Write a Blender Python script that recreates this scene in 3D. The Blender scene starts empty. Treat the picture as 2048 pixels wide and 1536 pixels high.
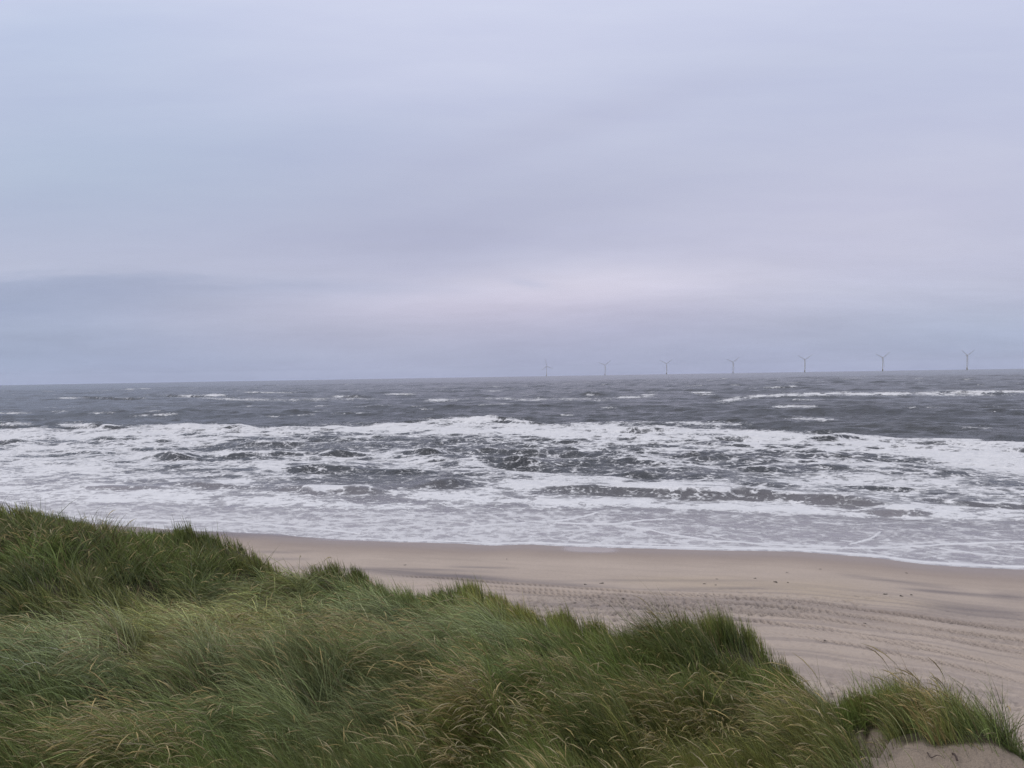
import bpy, math
import numpy as np
from mathutils import Matrix, Vector

# ------------------------------------------------------------------ camera, sky, sun, exposure
scene = bpy.context.scene
COL = scene.collection
R = math.radians
CAM_H = 12.0
FPX = 1535.0            # focal length in pixels of the 2048 px wide frame
PITCH = R(-0.66)
ROLL = R(0.93)
cam_d = bpy.data.cameras.new('camera')
cam_d.sensor_width = 36.0
cam_d.lens = 36.0 * FPX / 2048.0
cam_d.clip_start = 0.1
cam_d.clip_end = 60000
cam = bpy.data.objects.new('camera', cam_d)
COL.objects.link(cam)
rot = Matrix.Rotation(math.pi / 2 + PITCH, 3, 'X') @ Matrix.Rotation(-ROLL, 3, 'Z')
cam.matrix_world = Matrix.Translation((0, 0, CAM_H)) @ rot.to_4x4()
scene.camera = cam
CAMR = np.array(rot)

scene.view_settings.view_transform = 'Standard'
scene.view_settings.look = 'None'
scene.view_settings.gamma = 1
scene.view_settings.exposure = 0.0
DENOISE = True
scene.cycles.max_bounces = 6
scene.cycles.volume_bounces = 1
scene.cycles.transparent_max_bounces = 8
try:
    scene.cycles.use_denoising = DENOISE
    scene.cycles.denoiser = 'OPENIMAGEDENOISE'
    scene.cycles.denoising_input_passes = 'RGB_ALBEDO_NORMAL'
    scene.cycles.denoising_prefilter = 'FAST'
except Exception:
    pass


def lin(r, g, b):
    f = lambda c: ((c / 255 + 0.055) / 1.055) ** 2.4 if c / 255 > 0.04045 else c / 255 / 12.92
    return (f(r), f(g), f(b), 1.0)


SUN_EL, SUN_AZ = R(34), R(-105)     # azimuth clockwise from +Y: to the left, behind the cloud
world = bpy.data.worlds.new('World')
scene.world = world
world.use_nodes = True
wt = world.node_tree
wt.nodes.clear()


class NT:
    """small helper for writing node trees"""
    def __init__(self, tree):
        self.t = tree

    def n(self, kind, **kw):
        nd = self.t.nodes.new(kind)
        for k, v in kw.items():
            setattr(nd, k, v)
        return nd

    def put(self, sock, v):
        if isinstance(v, bpy.types.NodeSocket):
            self.t.links.new(v, sock)
        elif v is not None:
            sock.default_value = v

    def m(self, op, a, b=None, c=None, clamp=False):
        nd = self.n('ShaderNodeMath', operation=op, use_clamp=clamp)
        self.put(nd.inputs[0], a)
        self.put(nd.inputs[1], b)
        if c is not None:
            self.put(nd.inputs[2], c)
        return nd.outputs[0]

    def vm(self, op, a, b=None):
        nd = self.n('ShaderNodeVectorMath', operation=op)
        self.put(nd.inputs[0], a)
        self.put(nd.inputs[1], b)
        return nd.outputs[0]

    def mix(self, f, a, b, mode='MIX', clamp=False):
        nd = self.n('ShaderNodeMix', data_type='RGBA', blend_type=mode, clamp_result=clamp)
        self.put(nd.inputs[0], f)
        self.put(nd.inputs[6], a)
        self.put(nd.inputs[7], b)
        return nd.outputs[2]

    def xyz(self, x, y, z):
        nd = self.n('ShaderNodeCombineXYZ')
        self.put(nd.inputs[0], x)
        self.put(nd.inputs[1], y)
        self.put(nd.inputs[2], z)
        return nd.outputs[0]

    def sep(self, v):
        nd = self.n('ShaderNodeSeparateXYZ')
        self.put(nd.inputs[0], v)
        return nd.outputs

    def noise(self, v, scale, detail=3, rough=0.5, dist=0.0, color=False):
        nd = self.n('ShaderNodeTexNoise')
        self.put(nd.inputs['Vector'], v)
        nd.inputs['Scale'].default_value = scale
        nd.inputs['Detail'].default_value = detail
        nd.inputs['Roughness'].default_value = rough
        nd.inputs['Distortion'].default_value = dist
        return nd.outputs['Color' if color else 'Fac']

    def mapping(self, v, loc=(0, 0, 0), rot=(0, 0, 0), scale=(1, 1, 1)):
        nd = self.n('ShaderNodeMapping')
        self.put(nd.inputs[0], v)
        nd.inputs[1].default_value = loc
        nd.inputs[2].default_value = rot
        nd.inputs[3].default_value = scale
        return nd.outputs[0]

    def ramp(self, f, stops, interp='LINEAR'):
        nd = self.n('ShaderNodeValToRGB')
        cr = nd.color_ramp
        cr.interpolation = interp
        while len(cr.elements) < len(stops):
            cr.elements.new(0.5)
        for e, (p, c) in zip(cr.elements, stops):
            e.position = p
            e.color = c if hasattr(c, '__len__') else (c, c, c, 1)
        self.put(nd.inputs[0], f)
        return nd.outputs[0]

    def attr(self, name, what='Fac'):
        nd = self.n('ShaderNodeAttribute', attribute_name=name)
        return nd.outputs[what]

    def sstep(self, x, lo, hi):
        nd = self.n('ShaderNodeMapRange', interpolation_type='SMOOTHSTEP')
        self.put(nd.inputs[0], x)
        self.put(nd.inputs[1], lo)
        self.put(nd.inputs[2], hi)
        nd.inputs[3].default_value = 0
        nd.inputs[4].default_value = 1
        return nd.outputs[0]


def build_world():
    w = NT(wt)
    tc = w.n('ShaderNodeTexCoord')
    d = tc.outputs['Generated']
    x, y, z = w.sep(d)
    ya = w.m('MAXIMUM', w.m('ABSOLUTE', y), 0.12)
    tx = w.m('DIVIDE', x, ya)
    tz = w.m('DIVIDE', w.m('MAXIMUM', z, 0.0), ya)
    # cloud-deck plane coordinates: the streaks run with the deck
    q = w.xyz(tx, w.m('MULTIPLY', tz, 3.2), 0.0)
    warp = w.noise(q, 1.1, 3, 0.5, color=True)
    wq = w.vm('ADD', q, w.vm('MULTIPLY', w.vm('SUBTRACT', warp, (0.5, 0.5, 0.5)), (0.30, 0.22, 0.0)))
    sx, sy, _ = w.sep(wq)
    grad = w.ramp(tz, [(0.0, lin(169, 175, 205)), (0.03, lin(173, 178, 206)), (0.085, lin(185, 187, 213)),
                       (0.15, lin(192, 194, 219)), (0.24, lin(190, 194, 220)), (0.36, lin(197, 202, 229)),
                       (0.52, lin(210, 215, 241)), (1.0, lin(224, 228, 248))])

    def blob(px, py, rx, ry, tilt=0.0):
        cx, cy = (px - 1024) / FPX, (753 - py) / FPX * 3.2
        rx, ry = rx / FPX, ry / FPX * 3.2
        dx = w.m('SUBTRACT', sx, cx)
        dy = w.m('SUBTRACT', w.m('SUBTRACT', sy, cy), w.m('MULTIPLY', dx, tilt))
        a = w.m('POWER', w.m('ABSOLUTE', w.m('DIVIDE', dx, rx)), 2)
        b = w.m('POWER', w.m('ABSOLUTE', w.m('DIVIDE', dy, ry)), 2)
        return w.m('EXPONENT', w.m('MULTIPLY', w.m('ADD', a, b), -1.0))

    col = grad
    blobs = [  # px, py, rx, ry, tilt, colour gain
        (1060, 580, 430, 46, 0.10, (1.26, 1.20, 1.14, 1)),
        (980, 640, 560, 60, 0.0, (1.05, 1.01, 1.0, 1)),
        (20, 600, 430, 60, 0.10, (0.90, 0.94, 0.96, 1)),
        (-40, 700, 620, 90, 0.0, (0.86, 0.94, 0.965, 1)),
        (1480, 590, 420, 45, -0.1, (1.08, 1.08, 1.05, 1)),
        (640, 566, 300, 16, -0.15, (0.93, 0.95, 0.97, 1)),
        (1040, 566, 50, 9, -0.5, (0.90, 0.93, 0.96, 1)),
        (150, 330, 560, 190, 0.2, (0.86, 0.94, 0.955, 1)),
        (60, 60, 380, 120, 0.2, (0.90, 0.95, 0.97, 1)),
        (860, 460, 520, 70, 0.5, (0.93, 0.93, 0.94, 1)),
        (1150, 260, 420, 40, 0.9, (0.95, 0.945, 0.955, 1)),
        (640, 200, 420, 50, 0.5, (1.05, 1.04, 1.03, 1)),
        (1750, 430, 520, 110, 0.5, (1.11, 1.08, 1.05, 1)),
        (2000, 680, 460, 80, 0.0, (0.94, 1.0, 1.0, 1)),
        (900, 90, 560, 190, 0.0, (1.05, 1.045, 1.035, 1)),
        (1750, 130, 420, 120, 0.3, (0.94, 0.95, 0.965, 1)),
    ]
    for px, py, rx, ry, t, g in blobs:
        col = w.mix(blob(px, py, rx, ry, t), col, w.mix(1.0, col, g, 'MULTIPLY'))
    # soft structure inside the overcast
    n1 = w.noise(w.mapping(wq, rot=(0, 0, R(32)), scale=(0.8, 1.6, 1)), 1.9, 7, 0.6)
    n2 = w.noise(w.mapping(wq, rot=(0, 0, R(8)), scale=(1.6, 3.2, 1)), 2.4, 7, 0.62)
    low = w.sstep(tz, 0.26, 0.05)
    g1 = w.m('ADD', 0.86, w.m('MULTIPLY', n1, 0.26))
    col = w.mix(1.0, col, w.xyz(g1, g1, w.m('ADD', 0.5, w.m('MULTIPLY', g1, 0.5))), 'MULTIPLY')
    g2 = w.m('ADD', 1.0, w.m('MULTIPLY', w.m('MULTIPLY', w.m('SUBTRACT', n2, 0.5), 0.36), low))
    col = w.mix(1.0, col, w.xyz(g2, g2, g2), 'MULTIPLY')
    # ragged bank of darker cloud low on the left
    nb = w.noise(w.mapping(wq, scale=(1.5, 3.0, 1)), 3.0, 6, 0.6)
    sb = w.m('ADD', sy, w.m('MULTIPLY', w.m('SUBTRACT', nb, 0.5), 0.20))
    bank = w.m('MULTIPLY', w.sstep(sb, 0.455, 0.400), w.sstep(sb, 0.12, 0.38))
    bank = w.m('MULTIPLY', bank, w.sstep(sx, -0.12, -0.55))
    col = w.mix(w.m('MULTIPLY', bank, 1.0), col, w.mix(1.0, col, (0.84, 0.875, 0.91, 1), 'MULTIPLY'))
    col = w.mix(1.0, col, (1.0, 1.005, 0.975, 1), 'MULTIPLY')
    # brighter towards the zenith, as an overcast sky is
    zen = w.sstep(z, 0.42, 0.95)
    col = w.mix(zen, col, (1.20, 1.22, 1.28, 1))
    # the other half of the sky
    back = w.sstep(y, 0.1, -0.4)
    col = w.mix(w.m('MULTIPLY', back, 0.6), col, (0.80, 0.82, 0.93, 1))
    sky = w.n('ShaderNodeTexSky', sky_type='NISHITA')
    sky.sun_disc = False
    sky.sun_elevation = SUN_EL
    sky.sun_rotation = SUN_AZ
    b1 = w.n('ShaderNodeBackground')
    w.put(b1.inputs[0], sky.outputs[0])
    b1.inputs[1].default_value = 0.08
    b2 = w.n('ShaderNodeBackground')
    w.put(b2.inputs[0], col)
    b2.inputs[1].default_value = 1.0
    mx = w.n('ShaderNodeMixShader')
    mx.inputs[0].default_value = 0.96
    w.put(mx.inputs[1], b1.outputs[0])
    w.put(mx.inputs[2], b2.outputs[0])
    out = w.n('ShaderNodeOutputWorld')
    w.put(out.inputs[0], mx.outputs[0])


build_world()
sun_d = bpy.data.lights.new('sun', 'SUN')
sun_d.energy = 0.95
sun_d.angle = R(16)
sun_d.color = (1.0, 0.95, 0.9)
sun = bpy.data.objects.new('sun', sun_d)
COL.objects.link(sun)
sdir = Vector((math.sin(SUN_AZ) * math.cos(SUN_EL), math.cos(SUN_AZ) * math.cos(SUN_EL), math.sin(SUN_EL)))
sun.rotation_euler = sdir.to_track_quat('Z', 'Y').to_euler()

# ------------------------------------------------------------------ helpers
rng = np.random.default_rng(7)


def tag(o, label=None, cat=None, group=None, kind=None):
    for k, v in (('label', label), ('category', cat), ('group', group), ('kind', kind)):
        if v:
            o[k] = v
    return o


def ray(px, py):
    """unit direction in the world of a pixel of the 2048 x 1536 frame"""
    v = np.stack([np.asarray(px, float) - 1024, 768 - np.asarray(py, float), np.full(np.shape(px), -FPX)], -1)
    v = v @ CAMR.T
    return v / np.linalg.norm(v, axis=-1, keepdims=True)


def project(x, y, z):
    p = np.stack([x, y, z - CAM_H], -1) @ CAMR
    s = FPX / np.maximum(-p[..., 2], 0.1)
    return 1024 + p[..., 0] * s, 768 - p[..., 1] * s


def on_plane(px, py, z=0.0):
    r = ray(px, py)
    t = (z - CAM_H) / r[..., 2]
    return r[..., 0] * t, r[..., 1] * t


def hash2(ix, iy, seed):
    h = (ix.astype(np.int64) * 374761393 + iy.astype(np.int64) * 668265263 + seed * 1274126177) & 0xFFFFFFFF
    h = ((h ^ (h >> 13)) * 1274126177) & 0xFFFFFFFF
    return ((h ^ (h >> 16)) & 0xFFFFFF) / float(0xFFFFFF)


def vnoise(x, y, seed=0):
    ix, iy = np.floor(x), np.floor(y)
    fx, fy = x - ix, y - iy
    fx, fy = fx * fx * (3 - 2 * fx), fy * fy * (3 - 2 * fy)
    a, b = hash2(ix, iy, seed), hash2(ix + 1, iy, seed)
    c, d = hash2(ix, iy + 1, seed), hash2(ix + 1, iy + 1, seed)
    return (a + (b - a) * fx) * (1 - fy) + (c + (d - c) * fx) * fy


def fbm(x, y, seed=0, octv=4, gain=0.5):
    s, a, t = 0.0, 1.0, 0.0
    for k in range(octv):
        s = s + a * vnoise(x * 2 ** k + 17.3 * k, y * 2 ** k - 9.1 * k, seed + k)
        t += a
        a *= gain
    return s / t


def smooth(x, a, b):
    t = np.clip((x - a) / (b - a), 0, 1)
    return t * t * (3 - 2 * t)


def mesh_np(name, verts, quads=None, tris=None, mat=None, attrs=None, parent=None, smooth_shade=True):
    me = bpy.data.meshes.new(name)
    nv = len(verts)
    quads = np.zeros((0, 4), np.int32) if quads is None else quads
    tris = np.zeros((0, 3), np.int32) if tris is None else tris
    me.vertices.add(nv)
    me.vertices.foreach_set('co', np.ascontiguousarray(verts, np.float32).ravel())
    idx = np.concatenate([quads.ravel(), tris.ravel()]).astype(np.int32)
    me.loops.add(len(idx))
    me.loops.foreach_set('vertex_index', idx)
    nf = len(quads) + len(tris)
    me.polygons.add(nf)
    starts = np.concatenate([np.arange(len(quads)) * 4, len(quads) * 4 + np.arange(len(tris)) * 3]).astype(np.int32)
    me.polygons.foreach_set('loop_start', starts)
    me.polygons.foreach_set('use_smooth', np.full(nf, smooth_shade))
    for k, v in (attrs or {}).items():
        if v.ndim == 1:
            a = me.attributes.new(k, 'FLOAT', 'POINT')
            a.data.foreach_set('value', np.ascontiguousarray(v, np.float32))
        else:
            a = me.attributes.new(k, 'FLOAT_COLOR', 'POINT')
            c = np.ones((nv, 4), np.float32)
            c[:, :3] = v
            a.data.foreach_set('color', c.ravel())
    me.update(calc_edges=True)
    me.validate()
    if mat:
        me.materials.append(mat)
    o = bpy.data.objects.new(name, me)
    COL.objects.link(o)
    if parent:
        o.parent = parent
    return o


def grid_quads(nr, nc):
    i = np.arange(nr - 1)[:, None] * nc + np.arange(nc - 1)[None, :]
    return np.stack([i, i + 1, i + nc + 1, i + nc], -1).reshape(-1, 4).astype(np.int32)


def material(name):
    m = bpy.data.materials.new(name)
    m.use_nodes = True
    m.node_tree.nodes.clear()
    return m, NT(m.node_tree)


def finish(t, shader, disp=None):
    o = t.n('ShaderNodeOutputMaterial')
    t.put(o.inputs[0], shader)


def principled(t, **kw):
    p = t.n('ShaderNodeBsdfPrincipled')
    for k, v in kw.items():
        t.put(p.inputs[k], v)
    return p


def strokes(px, py, items):
    """sum of soft, flattened strokes; items: x, y, half length, half height, slope, amount"""
    s = np.zeros_like(px)
    for x, y, rx, ry, k, a in items:
        dx = px - x
        dy = py - y - k * dx
        m = (np.abs(dx) < 2 * rx) & (np.abs(dy) < 3 * ry)
        s[m] += a * np.exp(-(dx[m] / rx) ** 4 - (dy[m] / ry) ** 2)
    return s


def line_dist(px, py, pts):
    best = np.full(px.shape, 1e9)
    for (x0, y0), (x1, y1) in zip(pts[:-1], pts[1:]):
        dx, dy = x1 - x0, y1 - y0
        t = np.clip(((px - x0) * dx + (py - y0) * dy) / (dx * dx + dy * dy), 0, 1)
        best = np.minimum(best, np.hypot(px - x0 - t * dx, py - y0 - t * dy))
    return best


# ------------------------------------------------------------------ shore line
# u runs along the shore (to the right), v out to sea
SH = R(-20)
UX, UY = math.cos(SH), math.sin(SH)
VX, VY = -UY, UX
shore_px = np.array([(-420, 962), (-150, 1000), (0, 1022), (60, 1032), (130, 1040), (210, 1045), (300, 1055), (420, 1063), (560, 1068),
                     (700, 1077), (850, 1083), (1000, 1088), (1200, 1094), (1400, 1099), (1600, 1105), (1750, 1113),
                     (1850, 1124), (1950, 1132), (2048, 1137), (2400, 1156)], float)
_sx, _sy = on_plane(shore_px[:, 0], shore_px[:, 1], 0.02)
SU, SV = _sx * UX + _sy * UY, _sx * VX + _sy * VY


def uv_of(x, y):
    return x * UX + y * UY, x * VX + y * VY


def seaward(x, y):
    """metres from the water's edge, positive out to sea"""
    u, v = uv_of(x, y)
    edge = np.interp(u, SU, SV)
    edge = edge + 0.5 * (vnoise(u * 0.4, u * 0 + 3, 5) - 0.5) + 1.1 * (vnoise(u * 0.13, u * 0 + 8, 6) - 0.5)
    return v - edge


def beach_z(x, y):
    s = seaward(x, y)
    z = np.interp(s, [-60, -34, -24, -16, -9, -4, 0, 3, 30, 60], [2.7, 2.3, 1.75, 1.15, 0.55, 0.18, 0.0, -0.2, -1.5, -3])
    return z


# ------------------------------------------------------------------ sea
EARTH = 6371000.0


def build_sea():
    rs = [34.0]
    while rs[-1] < 20000:
        r = rs[-1]
        st = max(0.17, 0.0028 * r) if r < 300 else (0.0042 * r if r < 1500 else 0.012 * r)
        rs.append(r + st)
    r = np.array(rs)
    nr = len(r)
    az = np.radians(np.linspace(-50, 50, 1180))
    nc = len(az)
    X = (r[:, None] * np.sin(az)[None]).ravel()
    Y = (r[:, None] * np.cos(az)[None]).ravel()
    D = np.repeat(r, nc)
    step = np.repeat(np.gradient(r), nc)
    px, py = project(X, Y, np.zeros_like(X))
    sw = seaward(X, Y)
    U, V = uv_of(X, Y)
    Z = np.zeros_like(X)
    DX = np.zeros_like(X)
    DY = np.zeros_like(X)
    deep = smooth(sw, 4, 60)
    off = smooth(sw, 60, 190)
    # wind sea: a spread of directions around straight on shore, driven from the right
    g2 = np.random.default_rng(3)
    env1 = 0.45 + 1.1 * fbm(U * 0.018, V * 0.03, 40, 3)
    env2 = 0.35 + 1.3 * fbm(U * 0.05 + 5, V * 0.07, 44, 3)
    for lam, n, amp in ((64, 4, 0.20), (40, 5, 0.16), (26, 6, 0.12), (17, 7, 0.085), (11, 8, 0.060), (7, 8, 0.040), (4.5, 8, 0.026), (2.8, 8, 0.015), (1.7, 7, 0.009)):
        for _ in range(n):
            L = lam * g2.uniform(0.78, 1.28)
            spread = 20 if lam > 30 else (30 if lam > 9 else 45)
            th = SH + math.pi / 2 + math.pi + R(g2.normal(-6, spread * 0.6))
            k = 2 * math.pi / L
            kx, ky = k * math.cos(th), k * math.sin(th)
            ph = kx * X + ky * Y + g2.uniform(0, 6.28)
            vis = smooth(L / step, 1.6, 4.0)
            a = amp * g2.uniform(0.6, 1.3) * vis
            if lam > 20:
                a = a * (0.25 * deep + 0.75 * off) * env1
            else:
                a = a * (0.15 * smooth(sw, 0.5, 6) + 0.95 * deep - 0.1 * off) * env2
            c, s = np.cos(ph), np.sin(ph)
            Z += a * c
            chop = 0.75
            DX -= chop * a * s * kx / k
            DY -= chop * a * s * ky / k
    # sea beyond the bar gets longer-crested and rougher
    # breaking and steepening waves: x0, x1, y of the crest in the photograph, height, crest slope
    face = np.zeros_like(X)
    crestw = np.zeros_like(X)
    breakers = [  # xl, yl, xr, yr, height
        (1115, 966, 1330, 972, 0.95), (1320, 967, 1500, 970, 1.15), (1480, 968, 1660, 984, 1.0), (1650, 990, 1760, 998, 0.6),
        (1740, 1012, 1860, 1016, 0.55), (560, 970, 640, 976, 0.75), (680, 970, 760, 972, 0.7), (565, 926, 700, 928, 1.25),
        (310, 904, 380, 906, 0.95), (440, 905, 560, 903, 0.8), (500, 882, 600, 880, 1.1), (-40, 878, 45, 878, 1.2),
        (180, 872, 260, 876, 0.7), (345, 960, 500, 966, 0.7), (150, 968, 330, 970, 0.5), (640, 905, 730, 903, 0.7),
        (840, 960, 930, 950, 0.9), (905, 834, 1110, 840, 1.6), (320, 848, 480, 848, 1.5), (110, 846, 260, 848, 1.4),
        (-60, 844, 60, 846, 1.4), (1620, 872, 1720, 866, 1.2), (1200, 850, 1400, 852, 1.2), (1520, 812, 1640, 812, 1.5),
        (1000, 912, 1080, 916, 0.9), (1620, 925, 1700, 932, 0.6), (1480, 926, 1560, 930, 0.7), (1980, 884, 2140, 886, 1.4),
        (1880, 990, 2080, 1000, 0.6), (660, 790, 735, 790, 1.9), (320, 789, 460, 789, 2.0), (1165, 787, 1205, 787, 1.8),
        (1380, 783, 1425, 783, 1.8), (1525, 773, 1610, 772, 2.0), (110, 793, 300, 794, 1.8), (1900, 780, 2080, 782, 1.8),
        (760, 935, 850, 935, 0.8), (1230, 935, 1330, 938, 0.7), (1720, 960, 1830, 966, 0.7), (820, 900, 900, 902, 0.8),
        (1370, 905, 1450, 902, 0.7),
    ]
    for j, (xl, yl, xr, yr, h) in enumerate(breakers):
        ax, ay = on_plane(float(xl), float(yl), h * 0.8)
        bx, by = on_plane(float(xr), float(yr), h * 0.8)
        L = math.hypot(bx - ax, by - ay)
        ex, ey = (bx - ax) / L, (by - ay) / L
        h = h * 0.72
        cx, cy = (ax + bx) / 2, (ay + by) / 2
        rel_x, rel_y = X - cx, Y - cy
        m = (np.abs(rel_x) < L * 1.2 + 12) & (np.abs(rel_y) < L * 0.8 + 25)
        a = rel_x[m] * ex + rel_y[m] * ey
        b = -rel_x[m] * ey + rel_y[m] * ex           # out to sea positive
        if ey * 0 + ex < 0:
            b = -b
        b = b + 2.6 * h * (fbm(a * 0.12 + 11 * j, a * 0 + j, 60, 4) - 0.5) * 2
        hh = h * (0.55 + 0.75 * fbm(a * 0.22, a * 0 + j, 70, 3))
        e = np.exp(-np.abs(a / (L * 0.55)) ** 2.4)
        wb = 4.6 * h + 1.0
        wf = 1.25 * h + 0.15
        prof = np.where(b > 0, np.exp(-(b / wb) ** 2), np.exp(-(b / wf) ** 2))
        Z[m] += hh * e * prof - 0.18 * h * e * np.exp(-((b + 3.0 * h) / (2.2 * h)) ** 2)
        face[m] = np.maximum(face[m], e * np.exp(-((b + 0.7 * h) / (1.25 * h)) ** 2))
        crestw[m] = np.maximum(crestw[m], e * np.exp(-((b - 0.25 * h) / (0.55 * h + 0.2)) ** 2) * smooth(fbm(a * 0.3, a * 0 + j, 71, 3), 0.30, 0.5))

    # ---------------- foam density, laid out on the water
    slope = (np.gradient(Z.reshape(nr, nc), axis=0) / np.gradient(r)[:, None]).ravel()
    Yt = np.interp(px, [-400, 0, 350, 600, 750, 900, 1100, 1300, 1500, 1680, 1800, 2048, 2400],
                   [868, 858, 853, 852, 845, 843, 848, 855, 859, 866, 872, 888, 905])
    dy = py - Yt + 8 * (fbm(U * 0.05, V * 0.05, 80, 4) - 0.5) * 2
    band_h = np.interp(px, [-400, 0, 200, 420, 620, 900, 1200, 1500, 1700, 1900, 2400], [16, 14, 20, 18, 12, 17, 28, 30, 24, 36, 46])
    solid = smooth(dy, -1.5, 2.5) * (1 - smooth(dy, band_h * 0.8, band_h * 1.7))
    Ye = np.interp(px, [-400, 0, 300, 600, 800, 1000, 1200, 1400, 1600, 1800, 2048, 2400],
                   [990, 1006, 1006, 1016, 1020, 1020, 1016, 1018, 1026, 1036, 1042, 1046])
    inner = smooth(dy, band_h * 0.4, band_h * 1.2) * (1 - smooth(py, Ye - 3, Ye + 5))
    dens = 0.84 * solid + 0.49 * inner
    steep = np.clip(slope - 0.05, 0, 0.30) * (1 - smooth(D, 250, 600)) * smooth(sw, 8, 20)
    mid = fbm(U * 0.045 + 3, V * 0.06, 90, 4)
    mid2 = fbm(U * 0.20 + 3, V * 0.24, 95, 4)
    dens += inner * ((mid - 0.5) * 0.9 + (mid2 - 0.5) * 1.5 + (fbm(U * 0.7, V * 0.8, 97, 3) - 0.5) * 0.7) + solid * (mid2 - 0.5) * 1.3
    dens -= steep * 2.4 * (inner + 0.5 * solid)
    dens += np.clip(-slope - 0.02, 0, 0.2) * 0.8 * inner
    right = smooth(px, 1380, 1800) * inner * (1 - smooth(py, 985, 1010))
    dens += 0.09 * right
    left = (1 - smooth(px, 250, 520)) * inner
    dens += 0.14 * left
    holes = [(760, 890, 180, 13, 0.0, -.45), (980, 915, 140, 12, 0.05, -.30), (650, 938, 120, 13, 0, -.45), (470, 872, 100, 6, 0, -.25),
             (860, 965, 160, 14, 0, -.25), (1130, 908, 130, 9, 0.02, -.28), (1110, 930, 120, 10, 0, -.22), (1330, 945, 190, 10, .02, -.30),
             (1500, 933, 110, 10, 0, -.22), (1640, 938, 60, 8, 0, -.25), (1790, 972, 110, 12, .05, -.22), (1660, 905, 50, 4, 0, -.25),
             (420, 965, 120, 12, 0, -.30), (200, 965, 130, 7, 0, -.20), (540, 892, 120, 8, 0, -.35), (1230, 985, 160, 9, .04, -.22),
             (1480, 992, 200, 8, .03, -.18), (1560, 972, 150, 7, .05, -.25), (1450, 868, 100, 2.5, 0, -.4), (1850, 1008, 120, 6, .05, -.25),
             (720, 1000, 200, 10, 0, -.15), (60, 945, 140, 8, 0, -.12), (640, 968, 130, 8, 0, -.2)]
    whites = [(548, 934, 32, 8, 0, 1.2), (528, 885, 24, 5, 0, .9), (378, 853, 55, 5, 0, .8), (160, 851, 42, 4.5, 0, .8), (20, 848, 40, 3, 0, .8),
              (655, 977, 46, 6, 0, 1.3), (460, 962, 40, 4, 0, .9), (690, 930, 40, 3, 0, .7), (590, 883, 30, 2.5, 0, .7), (470, 907, 60, 5, 0, .7), (1080, 970, 70, 8, 0, 1.0), (1375, 977, 95, 8, .03, 1.3), (1290, 970, 70, 5, .05, 1.1), (1500, 978, 30, 3, .03, .5), (1600, 986, 50, 3, .03, .5),
              (1801, 1016, 26, 4.5, 0, 1.1), (975, 838, 70, 3, .03, .8), (925, 842, 20, 5, 0, .5), (1300, 862, 220, 7, .03, .35), (1560, 868, 110, 6, .02, .4),
              (860, 918, 70, 7, 0, .4), (1010, 955, 90, 22, 0, .28), (1040, 1000, 260, 8, .03, .5), (1400, 1015, 300, 8, .05, .55), (1800, 1034, 260, 7, .06, .5),
              (780, 855, 180, 8, 0, .35), (1030, 868, 200, 12, .02, .35), (200, 900, 200, 14, 0, .22), (80, 980, 150, 12, .05, .15), (300, 1000, 240, 12, .06, .1),
              (120, 930, 150, 12, 0, .15), (1900, 905, 200, 14, .05, .25), (2010, 886, 70, 3, .02, .6), (640, 1005, 240, 10, .03, .2)]
    far = [(140, 796, 22, 1.2, 0, .9), (230, 796, 60, 1.2, .01, .6), (370, 792, 46, 1.8, 0, .9), (430, 790, 20, 2.2, 0, 1), (460, 797, 60, 2, .02, .45),
           (540, 800, 90, 2.2, .01, .4), (670, 798, 80, 2, 0, .35), (695, 793, 26, 2.0, 0, 1.1), (800, 788, 28, 1.2, 0, .8), (880, 800, 34, 2.6, -.02, .6),
           (1000, 797, 30, 2, 0, .45), (1187, 789, 15, 2.0, 0, 1.1), (1265, 794, 36, 1.5, -.03, .9), (1298, 789, 14, 1.8, 0, .7), (1130, 798, 100, 2, 0, .35),
           (1403, 785, 19, 1.4, 0, 1.1), (1550, 775, 20, 1.5, 0, 1.0), (1587, 772, 8, 1, 0, .9), (1480, 797, 45, 3, -.12, .7), (1580, 790, 80, 2.4, -.03, .75),
           (1700, 788, 110, 2.6, 0, .8), (1850, 787, 110, 2.4, 0, .85), (1980, 783, 110, 2.2, 0, .9), (1930, 790, 90, 2, 0, .4), (1585, 813, 42, 2.2, 0, .9),
           (1625, 838, 46, 3.4, .03, .6), (1420, 848, 70, 5, .0, .5), (1260, 848, 40, 4, .0, .45), (1340, 845, 60, 2.5, 0, .4), (25, 826, 34, 1.5, 0, .7),
           (120, 823, 16, 1.2, 0, .6), (200, 826, 26, 1.6, -.03, .5), (310, 830, 44, 2.2, -.05, .5), (540, 833, 22, 1.2, 0, .4), (500, 784, 16, .9, 0, .7),
           (290, 777, 12, .8, 0, .6), (262, 778, 10, .8, 0, .6), (545, 785, 40, 1, .02, .6), (850, 818, 12, 1.6, 0, .4), (1218, 815, 16, 1.6, 0, .5),
           (1130, 830, 16, 1.2, 0, .5), (1470, 770, 10, .8, 0, .5), (990, 782, 14, .9, 0, .6), (1450, 757, 6, .8, 0, .5), (600, 830, 30, 1.4, -.05, .3),
           (900, 840, 60, 3, 0, .4), (1060, 800, 26, 1.4, 0, .5), (1960, 770, 9, 1, 0, .4), (1840, 815, 40, 1.3, 0, .3), (1950, 855, 30, 2.5, 0, .4)]
    pxd, pyd = project(X, Y, Z)          # foam riding on the crests sits where the raised water is
    hol = strokes(px, py, holes)
    whi = strokes(pxd, pyd, whites)
    fr = strokes(pxd, pyd, far)
    fr = fr * np.clip(3.2 * fbm(px * 0.07, py * 0.8, 33, 3) - 0.65, 0.15, 1.4)
    dens += 0.8 * hol + whi * (0.7 + 0.6 * mid2) + fr
    # open-sea whitecaps on crests
    wc = (fbm(U * 0.05, V * 0.10, 121, 4) - 0.71) * 7
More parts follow.
